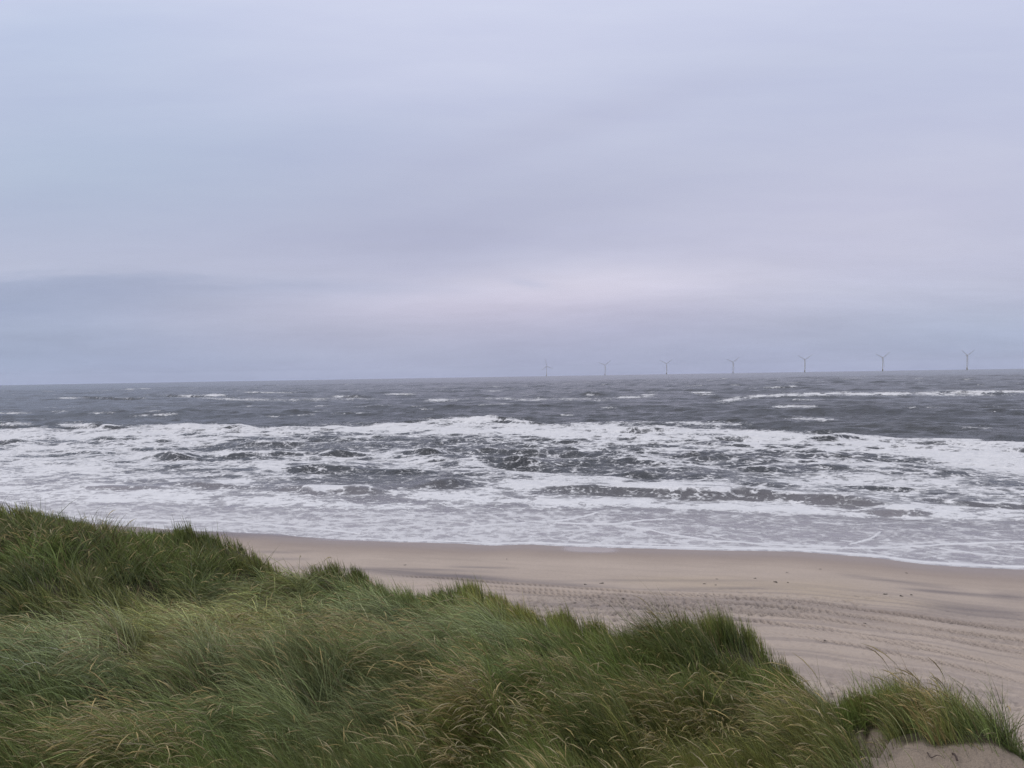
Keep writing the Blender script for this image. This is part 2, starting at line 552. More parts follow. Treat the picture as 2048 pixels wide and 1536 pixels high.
    dens += np.clip(wc, 0, 0.45) * (1 - smooth(dy, -6, 0)) * smooth(Z, 0.15, 0.7)
    dens -= face * np.clip(2.6 * fbm(U * 0.5, V * 0.7, 125, 4) - 0.55, 0, 1.3) * (1 - np.clip(whi, 0, 1)) * 0.62
    dens += crestw * 0.8 * fbm(U * 0.3, V * 0.3, 126, 3) * 1.4 * (1 - smooth(D, 140, 230) * 0.5)
    dens = np.maximum(dens, (0.16 + 0.25 * (fbm(U * 0.4, V * 0.4, 127, 3) - 0.4)) * inner)
    # swash sheet near the edge
    sh = smooth(py, Ye - 6, Ye + 10)
    veil = (0.32 + 0.26 * (1 - smooth(px, 900, 1500)) + 0.10 * smooth(py, 1065, 1090) +
            0.55 * (fbm(U * 0.10, V * 0.30, 140, 4) - 0.5))
    dens = dens * (1 - sh) + sh * np.clip(veil * 0.92, 0.05, 0.66)
    lines = [([(1120, 1040), (1060, 1043), (1024, 1047), (900, 1056)], 1.3), ([(1195, 1026), (1150, 1036), (1110, 1041)], 1.6),
             ([(1110, 1044), (1170, 1047), (1230, 1048), (1290, 1041), (1330, 1037)], 1.5), ([(1250, 1050), (1320, 1066), (1430, 1082), (1520, 1088), (1600, 1092), (1680, 1093)], 1.6),
             ([(1700, 1088), (1740, 1078), (1760, 1066)], 1.9), ([(1600, 1097), (1760, 1096), (1900, 1088), (2048, 1085), (2200, 1082)], 1.7),
             ([(0, 1000), (60, 1014), (105, 1026), (170, 1037), (260, 1040), (340, 1041), (430, 1040), (500, 1045), (560, 1051), (640, 1058), (720, 1068)], 1.9),
             ([(650, 1040), (780, 1036), (900, 1042), (960, 1048)], 0.9), ([(1880, 1096), (1960, 1108), (2048, 1116)], 1.1), ([(1260, 1086), (1420, 1093), (1600, 1098)], 1.2)]
    lin_f = np.zeros_like(X)
    m = (py > 985) & (py < 1130)
    wob = 3.0 * (fbm(U[m] * 0.3, V[m] * 0.3, 150, 3) - 0.5)
    for pts, wd in lines:
        dd = line_dist(px[m], py[m] + wob, pts)
        lin_f[m] = np.maximum(lin_f[m], np.exp(-(dd / wd) ** 2))
    dens = np.maximum(dens, lin_f * 1.6)
    edge = np.exp(-((sw - 0.30) / np.interp(px, [0, 500, 1100, 2048], [0.25, 0.22, 0.36, 0.45])) ** 2) * smooth(px, 560, 760)
    dens = np.maximum(dens, edge * 1.55)
    # little thickness of the foam itself
    Z += 0.05 * np.clip(dens, 0, 1) * (vnoise(U * 1.3, V * 1.3, 160)) * smooth(sw, 3, 15)
    Z += 0.02 * np.clip(lin_f + edge, 0, 1)
    Z = Z * smooth(sw, -1, 2) + 0.02 * (1 - smooth(sw, -1, 2)) - D * D / (2 * EARTH)
    lim = smooth(sw, 2, 10)
    P = np.stack([X + DX * lim, Y + DY * lim, Z], -1)
    shallow = 1 - smooth(sw, 3, 34)

    # ---------------- material
    mt, t = material('sea water')
    pos = t.n('ShaderNodeNewGeometry').outputs['Position']
    rotm = t.mapping(pos, rot=(0, 0, -SH), scale=(1, 1, 1))
    foam = t.attr('foam')
    shal = t.attr('shallow')
    smp = t.attr('sheet')
    st = t.vm('MULTIPLY', rotm, (0.8, 1.0, 1.0))
    wv = t.vm('ADD', st, t.vm('MULTIPLY', t.vm('SUBTRACT', t.noise(st, 0.45, 3, 0.55, color=True), (0.5, 0.5, 0.5)), (1.6, 1.6, 0)))
    n1 = t.noise(wv, 0.62, 7, 0.68)
    n2 = t.noise(wv, 3.2, 5, 0.65)
    vor = t.n('ShaderNodeTexVoronoi', feature='DISTANCE_TO_EDGE')
    t.put(vor.inputs['Vector'], wv)
    vor.inputs['Scale'].default_value = 0.8
    vor2 = t.n('ShaderNodeTexVoronoi', feature='DISTANCE_TO_EDGE')
    t.put(vor2.inputs['Vector'], wv)
    vor2.inputs['Scale'].default_value = 2.2
    lace = t.m('SUBTRACT', 1.0, t.sstep(vor.outputs['Distance'], 0.0, 0.26))
    lace2 = t.m('SUBTRACT', 1.0, t.sstep(vor2.outputs['Distance'], 0.0, 0.30))
    nn = t.m('ADD', t.m('MULTIPLY', t.m('SUBTRACT', n1, 0.5), 2.9), 0.20)
    nn = t.m('ADD', nn, t.m('MULTIPLY', t.m('SUBTRACT', n2, 0.5), 1.5))
    nn = t.m('ADD', nn, t.m('MULTIPLY', lace, 0.42))
    nn = t.m('ADD', nn, t.m('MULTIPLY', lace2, 0.26))
    tot = t.m('ADD', nn, foam)
    mask = t.sstep(tot, 0.78, 1.34)
    soft = t.m('MULTIPLY', t.sstep(tot, 0.45, 1.40), 0.78)      # the thin swash carries a milky veil, not clots
    mask = t.m('ADD', t.m('MULTIPLY', mask, t.m('SUBTRACT', 1.0, smp)), t.m('MULTIPLY', soft, smp))
    mask = t.m('MULTIPLY', mask, t.sstep(foam, 0.0, 0.12))
    solidm = t.sstep(foam, 0.95, 1.3)
    mask = t.m('MAXIMUM', mask, t.m('MULTIPLY', solidm, 0.96))
    film = t.m('MULTIPLY', t.sstep(foam, 0.1, 0.7), t.m('MULTIPLY', t.sstep(tot, 0.2, 1.2), 0.52))        # thin bubbly film between the patches
    mask = t.m('MAXIMUM', mask, film)
    deepc = t.mix(t.noise(pos, 0.02, 3), lin(52, 55, 61), lin(70, 71, 73))
    wcol = t.mix(shal, deepc, lin(146, 141, 146))
    fcol = t.mix(t.noise(wv, 0.9, 4, 0.6), (0.50, 0.50, 0.52, 1), (0.76, 0.75, 0.76, 1))
    base = t.mix(mask, wcol, fcol)
    rough = t.m('ADD', t.m('MULTIPLY', mask, 0.55), t.m('ADD', 0.16, t.m('MULTIPLY', shal, 0.10)))
    bn = t.n('ShaderNodeBump')
    bn.inputs['Strength'].default_value = 1.0
    bn.inputs['Distance'].default_value = 1.0
    h1 = t.m('MULTIPLY', t.noise(st, 0.9, 5, 0.62), t.m('SUBTRACT', 0.55, t.m('MULTIPLY', shal, 0.50)))
    h2 = t.m('MULTIPLY', t.noise(st, 0.16, 3, 0.5), t.m('MULTIPLY', t.m('SUBTRACT', 1.0, shal), 1.2))
    h3 = t.m('MULTIPLY', t.m('ADD', mask, t.m('MULTIPLY', n2, 0.8)), 0.10)
    t.put(bn.inputs['Height'], t.m('ADD', t.m('ADD', h1, h2), h3))
    p = principled(t, **{'Base Color': base, 'Roughness': rough, 'IOR': 1.33, 'Normal': bn.outputs[0]})
    p.inputs['Specular IOR Level'].default_value = 0.30
    finish(t, p.outputs[0])
    o = mesh_np('sea', P, grid_quads(nr, nc), mat=mt, attrs={'foam': np.clip(dens, 0, 1.6), 'shallow': shallow, 'sheet': sh})
    tag(o, kind='structure')


build_sea()


# ------------------------------------------------------------------ beach
def build_beach():
    nc = 1250
    az = np.radians(np.linspace(-50, 50, nc))
    rs = [12.0]
    while rs[-1] < 150:
        r = rs[-1]
        rs.append(r + (0.25 if r < 19 else (0.085 if r < 46 else (0.15 if r < 66 else 0.8))))
    r = np.array(rs)
    nr = len(r)
    X = (r[:, None] * np.sin(az)[None]).ravel()
    Y = (r[:, None] * np.cos(az)[None]).ravel()
    Z = beach_z(X, Y)
    px, py = project(X, Y, Z)
    S = seaward(X, Y)
    U, V = uv_of(X, Y)
    Z += 0.22 * (fbm(U * 0.06, S * 0.16, 200, 3) - 0.5) * smooth(-S, 3, 10)
    dry = smooth(-S, 8, 14)
    # trampled sand: countless shallow pits
    amount = (0.15 + 0.85 * smooth(fbm(X * 0.13, Y * 0.13, 210, 3), 0.38, 0.58)) * dry * smooth(py, 1165, 1230)
    pit = np.zeros_like(X)
    for cell, dep, rad, seed in ((0.38, 0.09, 0.075, 301), (0.27, 0.06, 0.055, 302), (0.62, 0.14, 0.11, 303)):
        cx, cy = np.floor(X / cell), np.floor(Y / cell)
        for i in (-1, 0, 1):
            for j in (-1, 0, 1):
                a, b = cx + i, cy + j
                jx = (a + hash2(a, b, seed)) * cell
                jy = (b + hash2(a, b, seed + 7)) * cell
                on = hash2(a, b, seed + 13) > 0.42
                sc = 0.6 + 0.8 * hash2(a, b, seed + 21)
                an = hash2(a, b, seed + 33) * 0.9 + 0.3
                ca, sa = np.cos(an), np.sin(an)
                dx, dy = X - jx, Y - jy
                e = ((dx * ca + dy * sa) / (rad * sc * 1.7)) ** 2 + ((-dx * sa + dy * ca) / (rad * sc)) ** 2
                pit += np.where(on, dep * sc * (np.exp(-e) - 0.35 * np.exp(-((np.sqrt(e) - 1.6) / 0.5) ** 2)), 0)
    Z -= pit * amount
    # wheel ruts with tread marks along the beach
    def wpts(pts):
        a = np.array(pts, float)
        x, y = on_plane(a[:, 0], a[:, 1], 1.3)
        return x, y
    tread = np.zeros_like(X)
    for pts, dep in (([(760, 1140), (1000, 1166), (1300, 1190), (1500, 1203), (1700, 1222), (1900, 1250), (2200, 1290)], .07),
                     ([(900, 1168), (1150, 1190), (1400, 1208), (1600, 1226), (1800, 1252), (2200, 1318)], .06),
                     ([(1000, 1190), (1250, 1215), (1450, 1232), (1650, 1252), (1900, 1300), (2200, 1370)], .05),
                     ([(1050, 1200), (1300, 1236), (1500, 1262), (1700, 1296), (2100, 1390)], .04),
                     ([(1250, 1185), (1500, 1196), (1640, 1210), (1800, 1236), (2200, 1300)], .05)):
        x, y = wpts(pts)
        uu = x * UX + y * UY
        vv = x * VX + y * VY
        cv = np.interp(U, uu, vv)
        inside = smooth(U, uu[0], uu[0] + 3) * (1 - smooth(U, uu[-1] - 2, uu[-1]))
        for o_ in (-0.85, 0.85):
            q = V - cv - o_ + 0.15 * (vnoise(U * 0.3, U * 0 + o_, 220) - 0.5)
            rut = np.exp(-(q / 0.26) ** 4)
            brk = 0.12 + 0.95 * smooth(fbm(U * 0.22 + o_ * 9 + dep * 100, q * 2.0, 221, 3), 0.38, 0.62)
            tr = np.sin((U * 1.0 + q * 0.9 + 0.25 * fbm(U * 1.1, V * 1.1, 222, 2)) * 2 * math.pi / 0.30)
            Z += inside * brk * dep * 1.7 * (-0.55 * rut + 0.55 * rut * tr + 0.5 * np.exp(-((np.abs(q) - 0.32) / 0.12) ** 2))
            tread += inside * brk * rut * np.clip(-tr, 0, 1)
    Z += 0.05 * (fbm(X * 0.8, Y * 0.8, 230, 4) - 0.5) * dry
    # damp and dark mineral streaks
    raked = smooth(fbm(U * 0.05, S * 1.9, 245, 4), 0.50, 0.68) * dry * smooth(py, 1150, 1190)
    churn_shade = np.clip(np.clip(pit, 0, 0.14) / 0.14 * amount, 0, 1) * (0.3 + 0.7 * vnoise(X * 1.3, Y * 1.3, 246)) + np.clip(tread * 1.3, 0, 1)  # darkens pit and tread bottoms: dug-up damp sand and painted shade
    dark = strokes(px, py, [(700, 1140, 120, 4, .02, .5), (880, 1152, 160, 6, .05, .75), (1050, 1166, 170, 5, .06, .7), (860, 1140, 120, 3, .03, .5), (960, 1135, 60, 2.5, .03, .5),
                            (1800, 1163, 120, 4, .12, .55), (1920, 1186, 110, 4, .09, .7), (1960, 1225, 120, 15, .1, .55), (2040, 1195, 60, 12, .1, .5),
                            (1300, 1162, 240, 3, .0, .3), (1450, 1178, 150, 4, -.02, .35), (560, 1104, 60, 3, 0, .4), (520, 1068, 130, 6, .03, .75), (650, 1075, 90, 4, .06, .45),
                            (400, 1066, 120, 5, .04, .7), (1700, 1240, 250, 6, .1, .2), (1500, 1215, 300, 10, .05, .2), (560, 1118, 60, 3, 0, .5), (1250, 1215, 200, 14, .05, .25)])
    dark *= 0.35 + 1.3 * fbm(U * 0.35, V * 1.5, 240, 4)
    yellow = strokes(px, py, [(1500, 1172, 230, 14, .02, .8), (1750, 1200, 160, 10, .1, .6), (1350, 1160, 120, 6, -.02, .4)])
    wet = 1 - smooth(-S, 1.0, 7.5 + 3 * (fbm(U * 0.1, U * 0, 250, 3) - 0.5))
    pool = strokes(px, py, [(1180, 1099, 46, 4.5, .03, 1.2), (480, 1061, 90, 4, .05, .7), (600, 1070, 50, 2, .05, .8), (690, 1080, 60, 1.5, 0.03, .5)])
    P = np.stack([X, Y, Z], -1)
    m, t = material('beach sand')
    pos = t.n('ShaderNodeNewGeometry').outputs['Position']
    rp = t.mapping(pos, rot=(0, 0, -SH))
    n1 = t.noise(rp, 0.25, 5, 0.55)
    n2 = t.noise(t.vm('MULTIPLY', rp, (0.25, 1.2, 1)), 0.8, 5, 0.6)
    n3 = t.noise(pos, 9.0, 4, 0.7)
    c = t.mix(n1, lin(160, 146, 134), lin(180, 165, 152))
    c = t.mix(t.m('MULTIPLY', t.sstep(n2, 0.45, 0.7), 0.35), c, lin(150, 137, 126))
    c = t.mix(t.m('MULTIPLY', t.attr('trod'), 0.55), c, lin(154, 143, 132))
    c = t.mix(t.m('MULTIPLY', t.attr('yellow'), 0.3, clamp=True), c, lin(168, 150, 116))
    c = t.mix(t.m('MULTIPLY', t.sstep(n3, 0.3, 0.75), 0.25), c, lin(140, 125, 120))
    speck = t.m('MULTIPLY', t.sstep(t.noise(pos, 5.0, 2, 0.5), 0.62, 0.70), t.attr('trod'))
    c = t.mix(t.m('MULTIPLY', speck, 0.8), c, lin(84, 76, 76))
    c = t.mix(t.m('MULTIPLY', t.attr('dark'), 0.8, clamp=True), c, lin(88, 82, 88))
    c = t.mix(t.m('MULTIPLY', t.attr('raked'), 0.36), c, lin(118, 108, 106))
    c = t.mix(t.m('MULTIPLY', t.attr('churn_shade'), 0.8), c, lin(92, 84, 82))      # damp sand turned up from below, plus pit and tread shade painted in
    wetf = t.attr('wet')
    c = t.mix(t.m('MULTIPLY', wetf, 0.72), c, lin(116, 99, 90))
    pool_ = t.m('MINIMUM', t.attr('pool'), 1.0)
    rough = t.m('SUBTRACT', 0.95, t.m('MULTIPLY', t.m('POWER', wetf, 2.0), 0.58))
    rough = t.m('SUBTRACT', rough, t.m('MULTIPLY', pool_, 0.7), clamp=True)
    b = t.n('ShaderNodeBump')
    b.inputs['Strength'].default_value = 0.7
    b.inputs['Distance'].default_value = 1.0
    hh = t.m('ADD', t.m('MULTIPLY', t.noise(pos, 4.0, 5, 0.6), 0.10), t.m('MULTIPLY', n3, 0.02))
    t.put(b.inputs['Height'], t.m('MULTIPLY', hh, t.m('SUBTRACT', 1.0, t.m('MAXIMUM', wetf, pool_))))
    p = principled(t, **{'Base Color': c, 'Roughness': rough, 'Normal': b.outputs[0]})
    p.inputs['Specular IOR Level'].default_value = 0.35
    finish(t, p.outputs[0])
    o = mesh_np('beach', P, grid_quads(nr, nc), mat=m,
                attrs={'churn_shade': np.clip(churn_shade, 0, 1), 'raked': raked, 'trod': np.clip(amount, 0, 1), 'dark': np.clip(dark, 0, 1), 'yellow': np.clip(yellow, 0, 1), 'wet': wet, 'pool': np.clip(pool, 0, 1)})
    tag(o, kind='structure')
    return m


build_beach()

# ------------------------------------------------------------------ dune
G = 0.38     # height of the grass canopy over the sand
crest = np.array([(-900, 900, 30), (-500, 930, 28), (-150, 985, 26), (0, 1012, 25), (100, 1022, 25), (200, 1045, 24.5), (330, 1060, 24), (450, 1070, 23.5),
                  (500, 1088, 23), (545, 1118, 22.5), (600, 1148, 22), (622, 1122, 20), (700, 1127, 19.5), (760, 1146, 19.3), (800, 1170, 19),
                  (850, 1167, 18.6), (900, 1155, 18.3), (960, 1162, 18), (1020, 1187, 17.5), (1060, 1208, 17), (1100, 1224, 16.5),
                  (1180, 1245, 16), (1250, 1255, 15.6), (1330, 1247, 15.3), (1390, 1236, 15), (1440, 1232, 15), (1490, 1243, 14.8),
                  (1530, 1270, 14.6), (1580, 1312, 14.4), (1620, 1350, 14), (1665, 1383, 13.2), (1700, 1376, 12.6), (1740, 1356, 12.2),
                  (1800, 1349, 12), (1860, 1353, 11.8), (1910, 1374, 11.5), (1960, 1408, 11.2), (2048, 1455, 10.8), (2200, 1500, 10.3),
                  (2600, 1560, 9.5)], float)
inner = [(0, 1120, 20), (200, 1130, 20), (400, 1140, 20), (0, 1225, 16.5), (200, 1222, 16.5), (350, 1200, 17.5), (500, 1165, 19.5),
         (0, 1275, 12.5), (150, 1248, 12.8), (300, 1218, 13.5), (420, 1198, 14.5), (520, 1178, 16), (0, 1330, 14.2), (200, 1300, 14.8),
         (700, 1185, 16.5), (900, 1235, 14.5), (700, 1300, 11.5), (500, 1280, 11.5), (300, 1300, 11), (100, 1350, 9.8), (0, 1400, 8.8),
         (0, 1536, 6.9), (-300, 1536, 6.9), (-300, 1300, 12), (300, 1450, 8), (500, 1400, 9), (700, 1420, 8.7), (700, 1536, 7),
         (1000, 1300, 12), (1000, 1400, 9.5), (1000, 1536, 7.2), (1200, 1330, 12), (1200, 1450, 8.8), (1200, 1536, 7.4),
         (1400, 1320, 12.3), (1400, 1410, 10.2), (1400, 1462, 8.6), (1400, 1536, 7.4), (1550, 1400, 11.3), (1600, 1475, 9),
         (1600, 1536, 7.8), (1750, 1440, 10), (1900, 1435, 10.2), (2048, 1500, 9.3), (2300, 1536, 8.8)]
bare = [(1720, 1500, 8.7), (1760, 1536, 7.9), (1850, 1492, 9.0), (1900, 1536, 8.1), (2048, 1512, 9.0), (2100, 1560, 8.0)]


def ctrl(a, g):
    a = np.array(a, float)
    d = ray(a[:, 0], a[:, 1])
    hz = np.hypot(d[:, 0], d[:, 1])
    t = a[:, 2] / hz
    return np.stack([d[:, 0] * t, d[:, 1] * t, CAM_H + d[:, 2] * t - g], -1)


cc = ctrl(crest, G * 0.75 + np.interp(crest[:, 0], [480, 620], [0.08, 0.24]))
PTS = np.concatenate([cc, ctrl(inner, G), ctrl(bare, 0.0),
                      np.array([(0, 0, 10.1), (-6, 0, 10.1), (6, 0, 9.9), (0, -6, 10.4), (-8, -6, 10.4), (8, -6, 10.2), (0, 4, 8.9), (-4, 4.0, 8.9), (4, 4.2, 8.9)])])
CQ = 1.2


def _ker(d2):
    return np.sqrt(d2 + CQ * CQ)


_A = _ker(((PTS[:, None, :2] - PTS[None, :, :2]) ** 2).sum(-1))
_A += np.eye(len(PTS)) * -0.015
_n = len(PTS)
_M = np.zeros((_n + 3, _n + 3))
_M[:_n, :_n] = _A
_M[:_n, _n] = 1
_M[:_n, _n + 1:] = PTS[:, :2]
_M[_n, :_n] = 1
_M[_n + 1:, :_n] = PTS[:, :2].T
_W = np.linalg.solve(_M, np.concatenate([PTS[:, 2], np.zeros(3)]))
CR_AZ = np.arctan2(cc[:, 0], cc[:, 1])
CR_R = np.hypot(cc[:, 0], cc[:, 1])


def crest_r(x, y):
    a = np.arctan2(x, y)
    s = np.zeros_like(a)
    for o_ in (-0.012, -0.006, 0, 0.006, 0.012):
        s += np.interp(a + o_, CR_AZ, CR_R)
    return s / 5


def dune_z(x, y):
    x = np.asarray(x, float)
    y = np.asarray(y, float)
    r = np.maximum(np.hypot(x, y), 1e-3)
    rc = crest_r(x, y)
    f = np.where(y > 0, np.minimum(r, rc) / r, 1.0)
    qx, qy = x * f, y * f
    z = np.full(x.shape, 0.0)
    flat = z.ravel()
    fx, fy = qx.ravel(), qy.ravel()
    for i in range(0, len(fx), 40000):
        sx, sy = fx[i:i + 40000], fy[i:i + 40000]
        d2 = (sx[:, None] - PTS[None, :, 0]) ** 2 + (sy[:, None] - PTS[None, :, 1]) ** 2
        flat[i:i + 40000] = _ker(d2) @ _W[:_n] + _W[_n] + _W[_n + 1] * sx + _W[_n + 2] * sy
    z = flat.reshape(x.shape)
    t = np.where(y > 0, np.maximum(r - rc, 0), 0)
    z = z + (0.85 * (fbm(x * 0.6, y * 0.6, 400, 2) - 0.5) + 0.40 * (vnoise(x * 1.5, y * 1.5, 404) - 0.5)) * (0.3 + 0.7 * smooth(r, 5, 8)) * (1 - 0.6 * smooth(r, rc - 2, rc))
    ppx, ppy = project(x, np.maximum(y, 1.0), z)
    z = z - 0.42 * (y > 3) * strokes(ppx, ppy, [(60, 1262, 130, 18, 0, .8), (480, 1225, 140, 16, -.1, .7), (1290, 1410, 110, 28, .1, 1), (1690, 1480, 90, 16, .1, .9), (230, 1462, 140, 22, 0, .8), (850, 1430, 110, 22, .1, .7), (60, 1500, 90, 30, 0, .8), (1080, 1340, 120, 16, .1, .6), (600, 1350, 130, 16, 0, .5), (1500, 1350, 60, 14, .3, .6)])
    return z - 0.8 * t * t / (t + 0.9)


def bare_mask(px, py):
    """1 where the sand shows between the tufts at the lower right"""
    top = 1472 + np.clip(px - 1720, 0, 400) * 0.085 + 6 * np.sin(px * 0.035)
    m = smooth(px - (py - 1490) * 0.2 + 14 * np.sin(py * 0.13), 1650, 1750) * smooth(py, top - 6, top + 22) * (py < 2600)
    return np.clip(m, 0, 1)


def build_dune():
    xs = np.arange(-34, 26.01, 0.16)
    ys = np.arange(-8, 38.01, 0.16)
    X, Y = np.meshgrid(xs, ys)
    Z = dune_z(X, Y)
    Z = np.maximum(Z, -3.0)
    px, py = project(X, np.maximum(Y, 0.5), Z)
    bm = bare_mask(px, py) * (Y > 4)
    Z = Z + 0.05 * (fbm(X * 2.2, Y * 2.2, 410, 3) - 0.5)
    m, t = material('dune sand')
    pos = t.n('ShaderNodeNewGeometry').outputs['Position']
    n = t.noise(pos, 1.2, 5, 0.6)
    n3 = t.noise(pos, 22, 4, 0.7)
    sand = t.mix(n, lin(126, 112, 99), lin(160, 145, 130))
    sand = t.mix(t.m('MULTIPLY', n3, 0.35), sand, lin(112, 100, 92))
    litter = t.mix(n3, lin(38, 36, 22), lin(84, 74, 50))
    c = t.mix(t.sstep(t.attr('bare'), 0.08, 0.4), litter, sand)
    b = t.n('ShaderNodeBump')
    b.inputs['Strength'].default_value = 0.9
    b.inputs['Distance'].default_value = 1.0
    t.put(b.inputs['Height'], t.m('ADD', t.m('MULTIPLY', n3, 0.02), t.m('MULTIPLY', t.noise(pos, 4, 6, 0.65), 0.16)))
    p = principled(t, **{'Base Color': c, 'Roughness': 0.95, 'Normal': b.outputs[0]})
    finish(t, p.outputs[0])
    far_side = smooth(np.hypot(X, Y) - crest_r(X, Y), 1.5, 3.5) * (Y > 0)
    o = mesh_np('dune', np.stack([X.ravel(), Y.ravel(), Z.ravel()], -1), grid_quads(len(ys), len(xs)), mat=m,
                attrs={'bare': np.maximum(bm, far_side).ravel()})
    tag(o, kind='structure')


build_dune()


# ------------------------------------------------------------------ marram grass
def blades(name, N, kind, mat):
    """ribbons grown from the dune; kind 'leaf' or 'ear' (a stem that carries a drooping seed head)"""
    g = np.random.default_rng(11 if kind == 'leaf' else 12)
    M = int(N * (2.2 if kind == 'leaf' else 5))
    az = np.radians(g.uniform(-42, 42, M))
    lo, hi = 4.6, 27.0
    u = g.random(M)
    r = lo * (hi / lo) ** u          # density falls with distance squared, so it is even over the picture
    x, y = r * np.sin(az), r * np.cos(az)
    # gather them loosely into tussocks
    cs = 0.7
    cx, cy = np.floor(x / cs), np.floor(y / cs)
    tx = (cx + 0.15 + 0.7 * hash2(cx, cy, 501)) * cs
    ty = (cy + 0.15 + 0.7 * hash2(cx, cy, 502)) * cs
    pull = g.random(M) ** 1.3 * 0.8
    x = x + (tx - x) * pull
    y = y + (ty - y) * pull
    r = np.hypot(x, y)
    rc = crest_r(x, y)
    z = dune_z(x, y)
    px, py = project(x, y, z + 0.3)
    pgx, pgy = project(x, y, z)
    keep = (r < rc + 1.0) & (px > -260) & (px < 2300) & (py < 1800)
    bm = bare_mask(pgx, pgy)
    bm = bm * np.where(hash2(np.floor(x / 0.42), np.floor(y / 0.42), 777) < 0.10, 0.72, 1.0)      # a few shoots stand on the bare sand
    keep &= g.random(M) > np.clip(bm * 1.06, 0, 0.97)
    keep &= g.random(M) < 0.30 + 1.0 * smooth(fbm(x * 1.1, y * 1.1, 505, 3), 0.36, 0.56)
    # ---- patches
    ear_p = strokes(px, py, [(1500, 1462, 160, 14, .08, 1.5), (1280, 1490, 180, 16, -.1, 1.0), (930, 1505, 110, 26, 0, 1.1), (640, 1275, 190, 18, -.03, .9),
                             (980, 1450, 160, 25, .1, .8), (1080, 1400, 180, 40, 0, .5), (300, 1500, 140, 40, 0, .7), (130, 1300, 120, 14, 0, .5),
                             (60, 1095, 70, 16, 0, .6), (1870, 1388, 55, 22, .6, .9), (980, 1195, 60, 12, .2, .6), (1470, 1290, 70, 14, .3, .4),
                             (820, 1340, 120, 20, 0, .5), (60, 1450, 90, 60, 0, .4), (1180, 1250, 160, 12, .2, .3), (1760, 1410, 70, 12, .2, .4), (430, 1360, 200, 40, 0, .3)])
    if kind == 'ear':
        keep &= g.random(M) < 0.06 + ear_p * 0.9
    idx = np.nonzero(keep)[0][:N]
    x, y, z, r, rc, px, py = [v[idx] for v in (x, y, z, r, rc, px, py)]
    ear_p = ear_p[idx]
    bmk = bm[idx]
    n = len(idx)
    print(name, n)
    near_crest = smooth(r, rc - 2.6, rc - 0.3)
    # flat, combed grass on the windward mound; upright and dark grass on the crests
    comb = strokes(px, py, [(300, 1275, 430, 55, -.08, .9), (760, 1250, 330, 60, .1, .75), (520, 1175, 140, 25, -.2, .6), (420, 1430, 480, 90, 0, .5), (1500, 1500, 300, 30, 0, .3)])
    comb = np.clip(comb + 0.5 * (fbm(x * 0.5, y * 0.5, 510, 3) - 0.5), 0, 1) * (1 - 0.85 * near_crest)
    tn = hash2(np.floor(x / cs), np.floor(y / cs), 520)
    field = fbm(x * 0.28, y * 0.28, 530, 3) - 0.5
    # heading of the lean: the wind comes from the right (and a little from the sea)
    phi = math.pi + 0.15 + 2.4 * field + 1.3 * (hash2(np.floor(x / cs), np.floor(y / cs), 521) - 0.5) + g.normal(0, 0.5, n)
    leftback = strokes(px, py, [(330, 1130, 420, 75, .1, 1.0)])
    phi = phi - leftback * (1 - near_crest) * 1.0 * (g.random(n) < 0.35) * math.pi * 0.8
    L = g.uniform(0.55, 0.95, n) * (1 - 0.38 * near_crest) * (0.62 + 0.62 * tn)
    tuft = strokes(px, py, [(420, 1070, 70, 30, .1, 1), (665, 1115, 45, 30, .2, 1), (930, 1155, 80, 30, .1, 1), (1440, 1240, 100, 40, .1, 1), (1550, 1290, 50, 30, .8, .6), (1820, 1360, 110, 45, .1, 1.0), (740, 1140, 30, 20, .3, .6)])
    L *= 1 + near_crest * (0.16 * tuft - 0.15)
    L *= 1 - 0.50 * np.clip(bmk * 1.5, 0, 1)
    L *= 0.93 * np.exp(g.normal(0, 0.18, n)) * (0.66 + 0.34 * smooth(r, 5.0, 10.0))
    th0 = np.abs(g.normal(0.22, 0.20, n)) + 0.40 * comb
    th1 = 0.55 + 0.85 * comb + g.normal(0, 0.30, n) + 0.25 * (1 - near_crest)
    th0 *= 1 - 0.35 * near_crest
    th1 = np.clip(th1 * (1 - 0.62 * near_crest), 0.05, 2.4)
    if kind == 'ear':
        L = (L * 1.08 + 0.10) * (1 - 0.42 * near_crest)
        th0 *= 0.75
        th1 = np.clip(th1 * 0.75 + 0.9 + g.normal(0, .2, n) - 0.35 * near_crest, 0.5, 2.6)
        curve = 2.4
        segs = 10
    else:
        curve = 1.25
        segs = 5
    wpx = g.uniform(0.75, 1.35, n)
    wid = np.maximum(0.0033, 0.00054 * r) * wpx
    if kind == 'ear':
        wid = np.maximum(0.0024, 0.00034 * r)
    # centre line
    P = np.zeros((n, segs + 1, 3))
    P[:, 0] = np.stack([x, y, z - 0.04], -1)
    dirv = np.stack([np.cos(phi), np.sin(phi)], -1)
    T = np.zeros((n, segs + 1, 3))
    for k in range(segs + 1):
        s = k / segs
        th = th0 + th1 * s ** curve
        T[:, k] = np.stack([dirv[:, 0] * np.sin(th), dirv[:, 1] * np.sin(th), np.cos(th)], -1)
        if k:
            P[:, k] = P[:, k - 1] + (T[:, k - 1] + T[:, k]) * 0.5 * (L / segs)[:, None]
    # ribbon side: perpendicular to the blade, turned about it at random
    view = P[:, 0] - np.array([0, 0, CAM_H])
    rnd = g.normal(0, 1, (n, 3)) * 0.55
    side = np.cross(T[:, segs // 2], np.stack([-dirv[:, 1], dirv[:, 0], np.full(n, 0.3)], -1) + rnd)
    side /= np.linalg.norm(side, axis=1, keepdims=True) + 1e-9
    # curl the ribbon a little
    prof = {'leaf': [0.8, 1.0, 1.0, 0.85, 0.6, 0.12]}
